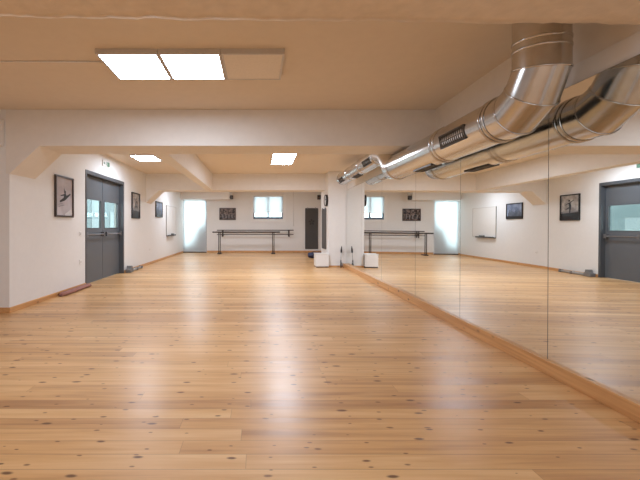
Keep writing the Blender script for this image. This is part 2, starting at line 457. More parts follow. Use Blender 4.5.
# baseboards
m = MB()
for a, b_ in ((YP, DY0), (DY1, YB)): m.box(XL, XL + 0.016, a, b_, 0, 0.072)
struct(m.build('baseboard_left', M['pine'], bevel=0.003))
m = MB(); m.box(XNEAR, XL + 0.016, YP - 0.016, YP, 0, 0.072)
struct(m.build('baseboard_pier', M['pine'], bevel=0.003))
m = MB()
m.box(BDX1 + 0.02, 3.4, YB - 0.016, YB, 0, 0.085)
struct(m.build('baseboard_back', M['pine'], bevel=0.003))
m = MB(); P_ = [(max(y, -1.0), o) for y, o in PL[:-1]]
m.prism([(mx(y), y) for y, o in P_] + [(mx(y, o + 0.014), y) for y, o in reversed(P_)], 0, 0.112, lambda u, v, w: (u, v, w))
struct(m.build('baseboard_right', M['pine'], bevel=0.004), 'pine kick board running under the mirrors', 'baseboard')
m = MB(); m.box(XC, mx(YC0), YC0 - 0.013, YC0, 0, 0.045)
struct(m.build('baseboard_column', M['pine'], bevel=0.003))

# ------------------------------------------------------------------ grey double door
d = bpy.data.objects.new('door_1', None); COL.objects.link(d); d.location = (XL, (DY0+DY1)/2, 0)
struct(d, 'dark grey double door with glazed upper panels and push bars', 'door')
fm = MB(); x0, x1 = XL - 0.16, XL + 0.012
J = 0.055
fm.box(x0, x1, DY0, DY0 + J, 0, DZ1); fm.box(x0, x1, DY1 - J, DY1, 0, DZ1); fm.box(x0, x1, DY0 + J, DY1 - J, DZ1 - 0.075, DZ1)
fm.build('door_frame', M['doorframe'], d, 0.004, loc=d.location)
ym = (DY0 + DY1)/2
lx0, lx1 = XL - 0.145, XL - 0.098
zt = DZ1 - 0.08
for (a, b_, hinge) in ((DY0 + J + 0.004, ym - 0.006, 0), (ym + 0.006, DY1 - J - 0.004, 1)):
    g0, g1 = a + 0.085, b_ - 0.075
    gz0, gz1 = 1.17, 1.775
    lm = MB()
    lm.box(lx0, lx1, a, b_, 0.012, gz0); lm.box(lx0, lx1, a, b_, gz1, zt)
    lm.box(lx0, lx1, a, g0, gz0, gz1); lm.box(lx0, lx1, g1, b_, gz0, gz1)
    leaf = lm.build('door_leaf', M['doorgrey'], d, 0.0, loc=(lx1, (a+b_)/2, 0.012))
    leaf.location = Vector((lx1, (a+b_)/2, 0.012)) - d.location
    def child(mb, name, mat, bev=0.0):
        o = mb.build(name, mat, None, bev, loc=(lx1, (a+b_)/2, 1.0))
        o.parent = leaf; o.location = Vector((lx1, (a+b_)/2, 1.0)) - Vector((lx1, (a+b_)/2, 0.012))
        return o
    gm = MB(); gm.box((lx0+lx1)/2 - 0.003, (lx0+lx1)/2 + 0.003, g0, g1, gz0, gz1); child(gm, 'glass_pane', M['glass'])
    bd = MB()
    for q in ((g0-0.018, g0, gz0-0.018, gz1+0.018), (g1, g1+0.018, gz0-0.018, gz1+0.018), (g0, g1, gz0-0.018, gz0), (g0, g1, gz1, gz1+0.018)):
        bd.box(lx1, lx1 + 0.007, *q)
    child(bd, 'glazing_bead', M['doorframe'])
    pb = MB(); zz = 1.03
    pb.tube([(lx1 + 0.065, a + 0.06, zz), (lx1 + 0.065, b_ - 0.06, zz)], 0.018, 12)
    pb.box(lx1, lx1 + 0.085, a + 0.04, a + 0.10, zz - 0.05, zz + 0.05); pb.box(lx1, lx1 + 0.085, b_ - 0.10, b_ - 0.04, zz - 0.05, zz + 0.05)
    child(pb, 'push_bar', M['steel'], 0.006)
# passage beyond the door
XP = XL - 3.6
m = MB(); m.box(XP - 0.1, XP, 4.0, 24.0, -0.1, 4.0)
for (a, b_, c, e) in ((13.0, 13.9, 0.6, 1.7), (14.4, 15.2, 0.5, 2.4), (16.2, 17.0, 0.9, 1.9), (17.4, 18.4, 0.4, 2.2), (11.0, 11.8, 0.8, 1.6)): m.box(XP, XP + 0.02, a, b_, c, e, 1)  # pale blocks painted in for light reflected by the door glass
struct(m.build('wall_passage', [M['corridor'], M['corridor_reflection']]), 'pale wall of the passage seen through the door glass', 'wall')

# ------------------------------------------------------------------ bright back door with roller blind, high window
d2 = bpy.data.objects.new('door_2', None); COL.objects.link(d2); d2.location = ((BDX0+BDX1)/2, YB, 0)
struct(d2, 'bright glazed door covered by a white blind at the end of the room', 'door')
fm = MB(); ya, yb = YB + 0.10, YB + 0.16
fm.box(BDX0, BDX0+0.06, ya, yb, 0, BDZ); fm.box(BDX1-0.06, BDX1, ya, yb, 0, BDZ); fm.box(BDX0, BDX1, ya, yb, BDZ-0.06, BDZ); fm.box(BDX0, BDX1, ya, yb, 0, 0.1)
fm.build('door_frame', M['winframe'], d2, 0.003, loc=d2.location)
gm = MB(); gm.box(BDX0+0.06, BDX1-0.06, ya+0.025, ya+0.031, 0.1, BDZ-0.06); gm.build('glass_pane', M['glass'], d2, loc=d2.location)
sm = MB(); sm.box(BDX0, BDX1, YB - 0.02, YB + 0.1, 0.0, 0.035); sm.build('threshold', M['black'], d2, 0.004, loc=d2.location)

def roller_blind(x0, x1, zb, zt, y, label, bmat):
    t = thing('roller_blind', label, 'blind', ((x0+x1)/2, y, zb))
    f = MB(); n = 12
    f.rings([[Vector((x0 + (x1-x0)*i/n, y + 0.004*math.sin(i*1.1), z)) for i in range(n+1)] for z in (zb, zt)], False)
    f = MB()
    vs = []; fs = []
    for i in range(n+1):
        x = x0 + (x1-x0)*i/n; w = 0.003*math.sin(i*1.4)
        vs += [(x, y + w, zb), (x, y + w, zt)]
    fs = [(2*i, 2*i+2, 2*i+3, 2*i+1) for i in range(n)]
    f.add(vs, fs, 0, True); f.build('blind_fabric', bmat, t, loc=t.location)
    r = MB(); r.tube([(x0-0.01, y, zt+0.012), (x1+0.01, y, zt+0.012)], 0.022, 12); r.build('roller', M['white'], t, loc=t.location)
    b = MB(); b.box(x0, x1, y-0.008, y+0.008, zb-0.022, zb); b.build('bottom_bar', M['white'], t, 0.003, loc=t.location)
    return t
roller_blind(BDX0 + 0.004, BDX1 - 0.015, 0.06, BDZ - 0.04, YB + 0.03, 'full-length white roller blind glowing over the back door', M['blind'])
roller_blind(WX0 + 0.004, WX1 - 0.004, 1.86, WZ1 - 0.035, YB + 0.03, 'white roller blind half drawn over the high window', M['blind_window'])

wn = bpy.data.objects.new('window_1', None); COL.objects.link(wn); wn.location = ((WX0+WX1)/2, YB, WZ0)
struct(wn, 'high window with blue-grey frame and two panes', 'window')
fm = MB(); ya, yb = YB + 0.075, YB + 0.14
fm.box(WX0, WX1, ya, yb, WZ0, WZ0+0.10); fm.box(WX0, WX1, ya, yb, WZ1-0.05, WZ1)
for a, b_ in ((WX0, WX0+0.065), (WX1-0.065, WX1), ((WX0+WX1)/2-0.04, (WX0+WX1)/2+0.04)): fm.box(a, b_, ya, yb, WZ0+0.10, WZ1-0.05)
fm.build('window_frame', M['winframe'], wn, 0.003, loc=wn.location)
for a, b_ in ((WX0+0.065, (WX0+WX1)/2-0.04), ((WX0+WX1)/2+0.04, WX1-0.065)):
    gm = MB(); gm.box(a, b_, ya+0.03, ya+0.036, WZ0+0.10, WZ1-0.05); gm.build('pane', M['glass'], wn, loc=wn.location)
sm = MB(); c = 0.13
for q in ((WX0-c, WX0, WZ0-c, WZ1+0.05), (WX1, WX1+c, WZ0-c, WZ1+0.05), (WX0, WX1, WZ0-c, WZ0), (WX0, WX1, WZ1, WZ1+0.05)):
    sm.box(q[0], q[1], YB-0.012, YB, q[2], q[3])
sm.build('window_surround', M['white'], wn, 0.003, loc=wn.location)
# parapet of the outside stair, close behind the door glass
m = MB()
m.prism([(-3.5, 0.0), (-3.5, 0.20), (-3.0, 0.45), (-2.75, 1.20), (-2.30, 1.32), (-2.0, 1.32), (-2.0, 0.0)], YB + 0.222, YB + 0.5, lambda u, v, w: (u, w, v))
struct(m.build('outside_parapet', M['concrete']), 'grey outside parapet shading the lower corner of the back door blind', 'parapet')

# ------------------------------------------------------------------ ceiling lights
def light_panel(x0, x1, y0, y1, on, label, group, lm='light'):
    t = thing('ceiling_light', label, 'ceiling light', ((x0+x1)/2, (y0+y1)/2, ZC))
    zb = ZC - 0.05; e = 0.02
    f = MB()
    f.box(x0, x1, y0, y0+e, zb, ZC); f.box(x0, x1, y1-e, y1, zb, ZC); f.box(x0, x0+e, y0+e, y1-e, zb, ZC); f.box(x1-e, x1, y0+e, y1-e, zb, ZC)
    f.build('frame', M['panelframe'], t, loc=t.location)
    g = MB(); g.add([(x0+e, y0+e, zb+0.003), (x1-e, y0+e, zb+0.003), (x1-e, y1-e, zb+0.003), (x0+e, y1-e, zb+0.003)], [(0,3,2,1)])
    g.build('diffuser', M[lm] if on else M['panel_off'], t, loc=t.location)
    if group: t['group'] = group
    return t
G1 = 'square light panels in a row on the near ceiling'
NY0, NY1 = 3.114, 3.667
light_panel(-1.493, -0.922, NY0, NY1, True, 'lit square ceiling panel at the left end of the near row of three', G1)
light_panel(-0.918, -0.345, NY0, NY1, True, 'lit square ceiling panel in the middle of the near row of three', G1)
light_panel(-0.341, 0.243, NY0, NY1, False, 'unlit square ceiling panel at the right end of the near row of three', G1)
light_panel(-2.87, -2.325, 7.566, 8.2, True, 'single lit ceiling panel by the side wall opposite the grey double door', 'light panels on the far ceiling', 'light_far')
light_panel(0.32, 0.863, 7.26, 7.955, True, 'nearer of two joined lit panels in the middle of the far ceiling', 'light panels on the far ceiling', 'light_far')
light_panel(0.32, 0.863, 7.96, 8.66, True, 'farther of two joined lit panels in the middle of the far ceiling', 'light panels on the far ceiling', 'light_far')
# unseen panels added for light, behind the camera and past the far beam
for (x, y) in ((-2.2, -0.6), (0.6, -0.6), (-0.8, -2.2)):
    t = light_panel(x, x + 0.6, y, y + 0.6, True, 'unseen ceiling panel added as fill behind the camera', 'added fill panels behind the camera', 'fill_rear')
for x in (-2.6, 0.4):
    light_panel(x, x + 0.6, 12.4, 13.0, True, 'unseen light panel added behind the farther cross beam', 'added light panels behind the far beam', 'light_far')
m = MB(); m.tube([(XNEAR, 3.33, ZC-0.008), (-3.0, 3.345, ZC-0.008), (-1.49, 3.35, ZC-0.008)], 0.007, 8)
tag(m.build('ceiling_cable', M['white'], loc=(-3, 3.34, ZC)), 'thin cord running along the ceiling to the near light panels', 'cable')

# ------------------------------------------------------------------ mirrors
mlabels = ['frameless wall mirror panel nearest the camera, cut by the right edge of the photo',
           'frameless wall mirror panel reflecting the whiteboard and the landscape photo',
           'frameless wall mirror panel reflecting the bright back door',
           'frameless wall mirror panel reflecting the framed group photo',
           'frameless wall mirror panel reflecting the high window and barres',
           'frameless wall mirror panel touching the column']
for i in range(6):
    a, b_ = seams[i] + 0.003, seams[i+1] - 0.003
    c = (a + b_)/2
    t = thing('wall_mirror', mlabels[i], 'mirror', (mx(c, 0.04), c, 0.112), 'mirror panels along the right wall')
    z0, z1 = 0.113, 2.27
    pa = Vector((mx(a, OFF[i]), a, 0)); pb = Vector((mx(b_, OFF[i+1]), b_, 0))
    tl = 0.012   # the glass leans back slightly
    g = MB(); g.add([(pa.x, pa.y, z0), (pb.x, pb.y, z0), (pb.x+tl, pb.y, z1), (pa.x+tl, pa.y, z1)], [(0,1,2,3)])
    g.build('mirror_face', M['mirror'], t, loc=t.location)
    e = MB(); q = 0.006
    pts = [(pa.x+0.0008, pa.y-0.002), (pb.x+0.0008, pb.y+0.002), (pb.x+q, pb.y+0.002), (pa.x+q, pa.y-0.002)]
    e.prism(pts, z0, z1+0.002, lambda u, v, w: (u + tl*(w-z0)/(z1-z0), v, w)); e.build('mirror_edge', M['mirror_edge'], t, loc=t.location)

# ------------------------------------------------------------------ ventilation duct
DX0 = 2.0
def dxa(Y): return DX0 + SK * Y
duct = thing('ventilation_duct', 'large round silver ventilation duct bending down from the ceiling and running along the mirror wall', 'duct', (dxa(2.5), 2.475, ZB))
A_H, A_R = 2.105, 0.186
RB = 0.33; Y0 = 2.475
cy, cz = Y0 + RB, A_H + RB
def pm(deg):
    r = RB / math.cos(math.radians(15)); q = math.radians(deg)
    return (cy - r*math.cos(q), cz - r*math.sin(q))
path = [((Y0, ZC + 0.0), A_R-0.017), (pm(15), A_R-0.015), (pm(45), A_R-0.008), (pm(75), A_R-0.003), ((5.15, A_H), A_R)]
NR = 40
def ring_at(p, tdir, R, sc=1.0):
    """circle around (y,z)=p perpendicular to in-plane direction tdir; in-plane axis stretched by sc"""
    y, z = p; ty, tz = tdir; l = math.hypot(ty, tz); ty /= l; tz /= l
    ny_, nz_ = -tz, ty
    return [Vector((dxa(y) + R*math.cos(q), y + ny_*R*sc*math.sin(q), z + nz_*R*sc*math.sin(q))) for q in [2*PI*k/NR for k in range(NR)]]
def direction(i):
    a = path[max(i-1, 0)][0]; b = path[i][0]; c = path[min(i+1, len(path)-1)][0]
    d1 = Vector((b[0]-a[0], b[1]-a[1])); d2 = Vector((c[0]-b[0], c[1]-b[1]))
    if d1.length < 1e-6: d1 = d2
    if d2.length < 1e-6: d2 = d1
    d1.normalize(); d2.normalize(); h = (d1 + d2).normalized()
    return (h.x, h.y), 1/max(h.dot(d1), 0.5)
R_ = []
for i, (p, r) in enumerate(path):
    dr, sc = direction(i); R_.append(ring_at(p, dr, r, sc))
names = ['vertical_pipe', 'elbow_segment', 'elbow_segment', 'straight_pipe']
for i, nme in enumerate(names):
    mb = MB()
    if i == 3:
        pts = [R_[3]] + [ring_at((y, A_H), (1, 0), A_R) for y in (3.2, 4.2, 5.15)]
        mb.rings(pts, False)
    else:
        mb.rings([R_[i], R_[i+1]], False)
    mb.build(nme, M['metal'], duct, loc=duct.location)
# riser behind the beam and the smaller rear run
B_H, B_R, YE = 2.447, 0.156, 8.87
mb = MB()
mb.rings([ring_at((5.15, A_H), (1, 0.0), A_R), ring_at((5.32, A_H+0.02), (1, 0.35), A_R), ring_at((5.62, B_H-0.09), (1, 0.5), B_R+0.01), ring_at((5.95, B_H), (1, 0), B_R)], False)
mb.build('offset_pipe', M['metal'], duct, loc=duct.location)
mb = MB(); mb.rings([ring_at((y, B_H), (1, 0), B_R) for y in (5.95, 7.0, 8.0, YE)], False)
mb.build('rear_pipe', M['metal'], duct, loc=duct.location)
mb = MB(); mb.rings([ring_at((YE, B_H), (1, 0), B_R+0.004), ring_at((YE+0.03, B_H), (1, 0), B_R+0.002), ring_at((YE+0.06, B_H), (1, 0), B_R*0.8)], True)
mb.build('end_cap', M['metal'], duct, loc=duct.location)
def collar(p, dr, R, sc=1.0, w=0.012, up=0.007):
    l = math.hypot(*dr); ty, tz = dr[0]/l, dr[1]/l
    prof = [(-w, 0.0), (-w*0.6, up), (w*0.6, up), (w, 0.0)]
    rr = [ring_at((p[0] + ty*s, p[1] + tz*s), dr, R + h, sc) for s, h in prof]
    mb = MB(); mb.rings(rr, False); return mb.build('seam_ring', M['metal'], duct, loc=duct.location)
for i in (1, 2, 3):
    dr, sc = direction(i); collar(path[i][0], dr, path[i][1], sc, 0.007, 0.006)
collar((Y0, 2.545), (0.16, -1), A_R-0.017); collar((Y0, 2.485), (0.16, -1), A_R-0.017)
for y in (2.86, 2.91, 3.72, 3.79, 5.14): collar((y, A_H), (1, 0), A_R, 1.0, 0.012, 0.008)
for y in (6.0, 6.95, 7.95): collar((y, B_H), (1, 0), B_R, 1.0, 0.011, 0.007)
def air_grille(y0, y1, H, R, ang, halfw, label=None):
    """ang: angle of the outward normal in the x-z plane"""
    c, s = math.cos(ang), math.sin(ang)
    yc = (y0+y1)/2
    nrm = Vector((c, 0, s)); tan = Vector((-s, 0, c))
    o3 = Vector((dxa(yc), yc, H))
    def P(u, v, w): return o3 + Vector((SK*u, u, 0)) + tan*v + nrm*(R*math.cos(halfw/R) + w)
    hl = (y1-y0)/2
    mb = MB()
    def bx(u0, u1, v0, v1, w0, w1, mi):
        mb.hexa([P(u0,v0,w0),P(u1,v0,w0),P(u1,v1,w0),P(u0,v1,w0),P(u0,v0,w1),P(u1,v0,w1),P(u1,v1,w1),P(u0,v1,w1)], mi)
    bx(-hl, hl, -halfw, halfw, -0.02, 0.004, 1)
    fr = 0.012
    bx(-hl, hl, -halfw, -halfw+fr, 0.004, 0.016, 0); bx(-hl, hl, halfw-fr, halfw, 0.004, 0.016, 0)
    bx(-hl, -hl+fr, -halfw, halfw, 0.004, 0.016, 0); bx(hl-fr, hl, -halfw, halfw, 0.004, 0.016, 0)
    n = 13
    for k in range(1, n):
        u = -hl + 2*hl*k/n; bx(u-0.004, u+0.004, -halfw+fr, halfw-fr, 0.004, 0.014, 0)
    bx(-hl, hl, -0.004, 0.004, 0.004, 0.015, 0)
    return mb.build('air_grille', [M['grille'], M['black']], duct, loc=duct.location)
air_grille(3.12, 3.56, A_H, A_R, math.radians(190), 0.068)
air_grille(3.98, 4.46, A_H, A_R, math.radians(268), 0.068)
air_grille(6.10, 6.54, B_H, B_R, math.radians(203), 0.060)
air_grille(7.15, 7.63, B_H, B_R, math.radians(262), 0.060)
air_grille(8.30, 8.72, B_H, B_R, math.radians(215), 0.060)

# ------------------------------------------------------------------ framed photographs
def frame_side(y0, y1, z0, z1, label, fmat, photo, art, name='picture_frame', passe=0.0, fw=0.028):
    """photograph hanging on the left wall"""
    t = thing(name, label, 'picture', (XL, (y0+y1)/2, z0))
    f = MB(); d = 0.035
    f.box(XL, XL+d, y0, y1, z0, z0+fw); f.box(XL, XL+d, y0, y1, z1-fw, z1); f.box(XL, XL+d, y0, y0+fw, z0+fw, z1-fw); f.box(XL, XL+d, y1-fw, y1, z0+fw, z1-fw)
    f.build('frame', fmat, t, 0.003, loc=t.location)
    p = MB(); x = XL + 0.016
    p.add([(x, y0+fw, z0+fw), (x, y1-fw, z0+fw), (x, y1-fw, z1-fw), (x, y0+fw, z1-fw)], [(0,1,2,3)])
    mats = [photo, M['ink'], M['ink_soft'], M['paper']]
    W, Hh = y1-y0-2*fw, z1-z0-2*fw
    for (poly, mi, lay) in art:
        p.add([(x + 0.001 + 0.0006*lay, y0+fw+u*W, z0+fw+v*Hh) for u, v in poly], [tuple(range(len(poly)))], mi)
    p.build('photo', mats, t, loc=t.location)
    return t
def limb(u0, v0, u1, v1, w0, w1, asp=1.3):
    dx, dy = (u1-u0), (v1-v0)*asp; l = math.hypot(dx, dy); nx_, ny2 = -dy/l, dx/l
    return [(u0+nx_*w0, v0+ny2*w0/asp), (u1+nx_*w1, v1+ny2*w1/asp), (u1-nx_*w1, v1-ny2*w1/asp), (u0-nx_*w0, v0-ny2*w0/asp)]
def disc(u, v, r, asp=1.3, n=10): return [(u+r*math.cos(2*PI*k/n), v+r*math.sin(2*PI*k/n)/asp) for k in range(n)]
art1 = [  # leaping figure with long diagonal legs on pale ground
    (limb(0.22, 0.36, 0.52, 0.45, 0.03, 0.06), 1, 1), (limb(0.52, 0.45, 0.88, 0.60, 0.06, 0.02), 1, 2),
    (limb(0.50, 0.44, 0.56, 0.57, 0.075, 0.07), 1, 3), (disc(0.53, 0.63, 0.05), 1, 4),
    (limb(0.54, 0.56, 0.26, 0.52, 0.03, 0.014), 1, 5), (limb(0.56, 0.56, 0.46, 0.72, 0.025, 0.012), 1, 6),
    (limb(0.14, 0.23, 0.48, 0.28, 0.012, 0.012), 2, 1), (limb(0.12, 0.28, 0.40, 0.33, 0.008, 0.008), 2, 2), (limb(0.55, 0.0, 0.98, 0.12, 0.06, 0.10), 3, 1)]
frame_side(5.776, 6.335, 1.366, 2.09, 'tall dark-framed photo of a leaping dark figure, before the double door', M['brown_frame'], M['photo_light'], art1)
art2 = [  # jumping figure over a dark stage
    ([(0, 0), (1, 0), (1, 0.26), (0, 0.30)], 1, 1), ([(0, 0.30), (1, 0.26), (1, 0.34), (0, 0.36)], 2, 1),
    (limb(0.50, 0.28, 0.47, 0.52, 0.03, 0.05), 1, 3), (limb(0.47, 0.52, 0.52, 0.70, 0.07, 0.06), 1, 4), (disc(0.53, 0.78, 0.055), 1, 5),
    (limb(0.51, 0.69, 0.26, 0.80, 0.025, 0.014), 1, 6), (limb(0.53, 0.69, 0.76, 0.60, 0.025, 0.014), 1, 7), (limb(0.48, 0.5, 0.74, 0.42, 0.045, 0.016), 1, 8)]
frame_side(9.29, 9.905, 1.427, 2.145, 'tall black-framed stage photo of a jumping figure, just past the double door', M['black'], M['photo_grey'], art2)
art3 = []
for k in range(11):
    u = 0.07 + k*0.083; hh = 0.42 + 0.14*((k*7) % 5)/5
    art3 += [(limb(u, 0.12, u+0.01, hh, 0.028, 0.022, 0.65), 1, 1 + k % 3), (disc(u+0.01, hh+0.06, 0.02, 0.65), 1, 4)]
art3.append(([(0, 0), (1, 0), (1, 0.14), (0, 0.14)], 1, 5))
frame_side(11.46, 12.24, 1.524, 2.06, 'wide black-framed photo of a line of figures, beside the whiteboard', M['black'], M['photo_blue'], art3)

# framed group photo on the back wall
t = thing('picture_frame', 'wide dark brown framed group photo on the end wall above the barre', 'picture', (-1.4, YB, 1.5))
x0, x1, z0, z1, fw = -1.778, -1.025, 1.50, 2.054, 0.034
f = MB()
for q in ((x0, x1, z0, z0+fw), (x0, x1, z1-fw, z1), (x0, x0+fw, z0+fw, z1-fw), (x1-fw, x1, z0+fw, z1-fw)): f.box(q[0], q[1], YB-0.035, YB, q[2], q[3])
f.build('frame', M['brown_frame'], t, 0.003, loc=t.location)
p = MB(); y = YB - 0.016
p.add([(x0+fw, y, z0+fw), (x1-fw, y, z0+fw), (x1-fw, y, z1-fw), (x0+fw, y, z1-fw)], [(0,1,2,3)])
for k in range(9):
    u = x0 + 0.09 + k*0.07; hh = z0 + 0.25 + 0.05*((k*5) % 4)/4
    p.add([(u-0.022, y-0.002, z0+0.09), (u+0.022, y-0.002, z0+0.09), (u+0.016, y-0.002, hh), (u-0.016, y-0.002, hh)], [(0,1,2,3)], 1 + k % 2)
    p.add([(u+0.017*math.cos(2*PI*j/8), y-0.0025, hh+0.02+0.02*math.sin(2*PI*j/8)) for j in range(8)], [tuple(range(8))], 3)
p.build('photo', [M['photo_crowd'], M['ink'], M['ink_soft'], simple('photo_skin_grey', (0.25, 0.18, 0.15), 0.4)], t, loc=t.location)

# ------------------------------------------------------------------ whiteboard, exit sign, switches
t = thing('whiteboard', 'white writing board with a dark pen ledge on the side wall near the end', 'whiteboard', (XL, 13.5, 0.86))
m = MB(); m.box(XL, XL+0.018, 12.8, 14.29, 0.86, 2.01); m.build('board_panel', M['board'], t, loc=t.location)
m = MB(); fw = 0.02
for q in ((12.8, 14.29, 0.86, 0.86+fw), (12.8, 14.29, 2.01-fw, 2.01), (12.8, 12.8+fw, 0.86, 2.01), (14.29-fw, 14.29, 0.86, 2.01)): m.box(XL, XL+0.026, *q)
m.build('board_frame', M['aluminium'], t, 0.002, loc=t.location)
m = MB(); m.box(XL, XL+0.10, 12.82, 13.95, 0.83, 0.855); m.box(XL+0.085, XL+0.10, 12.82, 13.95, 0.855, 0.885); m.build('pen_ledge', M['greyd'], t, 0.003, loc=t.location)
m = MB(); m.box(XL+0.03, XL+0.08, 13.45, 13.75, 0.8565, 0.92)
tag(m.build('board_eraser', M['black'], None, 0.006, loc=(XL+0.05, 13.6, 0.856)), 'small dark eraser lying on the whiteboard ledge', 'eraser')

t = thing('exit_sign', 'small green and white exit sign above the grey double door', 'sign', (XL, 7.72, 2.55))
m = MB(); m.box(XL, XL+0.022, 7.545, 7.90, 2.555, 2.685); m.build('sign_plate', M['white'], t, 0.004, loc=t.location)
m = MB(); X_ = XL + 0.0235
def sgn(poly): m.add([(X_, 7.545 + 0.355*u, 2.555 + 0.13*v) for u, v in poly], [tuple(range(len(poly)))])
A = 0.36
sgn([(0.60, 0.10), (0.95, 0.10), (0.95, 0.90), (0.60, 0.90)][::1])                 # green door field
sgn([(0.08, 0.50), (0.22, 0.80), (0.22, 0.60), (0.30, 0.60), (0.30, 0.40), (0.22, 0.40), (0.22, 0.20)])   # arrow
sgn(disc(0.47, 0.80, 0.035, A)); sgn(limb(0.46, 0.70, 0.43, 0.42, 0.028, 0.024, A)); sgn(limb(0.43, 0.42, 0.53, 0.28, 0.02, 0.016, A)); sgn(limb(0.53, 0.28, 0.50, 0.12, 0.016, 0.012, A))
sgn(limb(0.43, 0.42, 0.38, 0.25, 0.02, 0.014, A)); sgn(limb(0.38, 0.25, 0.32, 0.20, 0.014, 0.010, A)); sgn(limb(0.46, 0.66, 0.54, 0.52, 0.014, 0.010, A)); sgn(limb(0.46, 0.66, 0.38, 0.56, 0.014, 0.010, A))
m.build('pictogram', M['green'], t, loc=t.location)

def plate(name, y, z, label, cat):
    t = thing(name, label, cat, (XL, y, z))
    m = MB(); m.box(XL, XL+0.009, y-0.042, y+0.042, z-0.042, z+0.042); m.build('plate', M['white'], t, 0.003, loc=t.location)
    m = MB()
    if 'switch' in name: m.box(XL+0.008, XL+0.015, y-0.018, y+0.018, z-0.024, z+0.024)
    else: m.tube([(XL+0.008, y, z), (XL+0.0105, y, z)], 0.022, 14)
    m.build('rocker' if 'switch' in name else 'outlet_insert', M['panelframe'], t, loc=t.location)
plate('light_switch', 6.62, 1.06, 'small white light switch left of the grey double door', 'switch')
plate('wall_socket', 6.63, 0.51, 'small white socket low on the wall left of the double door', 'socket')
plate('wall_socket', 10.88, 0.467, 'small white socket low on the wall under the second framed photo', 'socket')

# ------------------------------------------------------------------ barres at the end wall
t = thing('ballet_barre', 'freestanding dark ballet barre on two posts in front of the end wall', 'barre', (-0.5, 14.89, 0))
by, bz = 14.89, 0.955
m = MB(); m.tube([(-1.993, by, bz), (0.963, by, bz)], 0.030, 14); m.build('rail', M['blackwood'], t, loc=t.location)
for x in (-1.686, 0.67):
    m = MB()
    for dx in (-0.032, 0.032): m.tube([(x+dx, by, 0.03), (x+dx, by, bz-0.02)], 0.019, 10)
    m.build('post', M['blackwood'], t, loc=t.location)
    m = MB(); m.box(x-0.085, x+0.085, by-0.10, by+0.26, 0.0, 0.045); m.build('foot', M['blackwood'], t, 0.01, loc=t.location)
t = thing('wall_barre', 'double ballet barre fixed to the end wall under the window', 'barre', (-0.1, YB, 0.93), None)
wy = 15.48
m = MB(); m.tube([(-1.87, wy, 1.03), (1.618, wy, 1.03)], 0.020, 12); m.build('rail', M['blackwood'], t, loc=t.location)
m = MB(); m.tube([(-1.87, wy, 0.835), (1.618, wy, 0.835)], 0.017, 12); m.build('rail', M['brown_frame'], t, loc=t.location)
for x in (-1.62, 1.413):
    m = MB(); m.box(x-0.025, x+0.025, wy-0.014, wy+0.014, 0.73, 1.05); m.box(x-0.02, x+0.02, wy, YB, 0.86, 0.90); m.box(x-0.03, x+0.03, YB-0.012, YB, 0.74, 1.05)
    m.build('bracket', M['blackwood'], t, 0.004, loc=t.location)
m = MB(); cx = px(293.6, YB)
m.tube([(cx, YB-0.008, ZC), (cx, YB-0.008, 1.28)], 0.006, 8); m.box(cx-0.015, cx+0.015, YB-0.02, YB, 1.22, 1.28)
tag(m.build('blind_cord', M['panelframe'], loc=(cx, YB, 1.28)), 'thin pale pull cord hanging on the end wall right of the window', 'cord')

# ------------------------------------------------------------------ speakers, clock, hanging mats
def speaker(x0, x1, y0, y1, z0, z1, label, brk):
    t = thing('mounted_speaker', label, 'speaker', ((x0+x1)/2, (y0+y1)/2, z0), 'small black speakers high at the end wall')
    m = MB(); m.box(x0, x1, y0, y1, z0, z1); m.build('cabinet', M['black'], t, 0.012, loc=t.location)
    m = MB(); xc = (x0+x1)/2
    for zc, r in ((z0+(z1-z0)*0.36, 0.045), (z0+(z1-z0)*0.76, 0.022)):
        m.tube([(xc, y0-0.004, zc), (xc, y0+0.004, zc)], r, 20)
    m.build('driver', M['greyd'], t, loc=t.location)
    m = MB(); m.box(*brk); m.build('bracket', M['black'], t, loc=t.location)
speaker(-1.25, -1.115, 15.22, 15.36, 2.425, 2.60, 'small black speaker at the end of the soffit above the back door', (-1.275, -1.25, 15.26, 15.32, 2.48, 2.54))
speaker(2.705, 2.85, 15.42, 15.56, 2.43, 2.63, 'small black speaker high on the end wall above the hanging grey mat', (2.75, 2.80, 15.56, YB, 2.5, 2.55))

t = thing('wall_clock', 'round dark-rimmed wall clock on the side of the column', 'clock', (XC, 9.95+0.3, 1.99))
yc, zc, r = 10.255, 1.985, 0.175
m = MB()
def cring(x, rr): return [Vector((x, yc + rr*math.cos(2*PI*k/32), zc + rr*math.sin(2*PI*k/32))) for k in range(32)]
m.rings([cring(XC, r), cring(XC-0.06, r), cring(XC-0.068, r-0.006), cring(XC-0.066, r-0.022), cring(XC-0.052, r-0.024)], False); m.build('clock_rim', M['black'], t, loc=t.location)
m = MB(); m.add(cring(XC-0.053, r-0.02), [tuple(range(32))]); m.build('clock_face', M['paper'], t, loc=t.location)
m = MB()
for ang, ln in ((1.2, 0.12), (2.6, 0.085)):
    a = Vector((XC-0.056, yc, zc)); b_ = a + Vector((0, math.cos(ang)*ln, math.sin(ang)*ln)); m.tube([a, b_], 0.005, 6)
m.build('clock_hands', M['black'], t, loc=t.location)

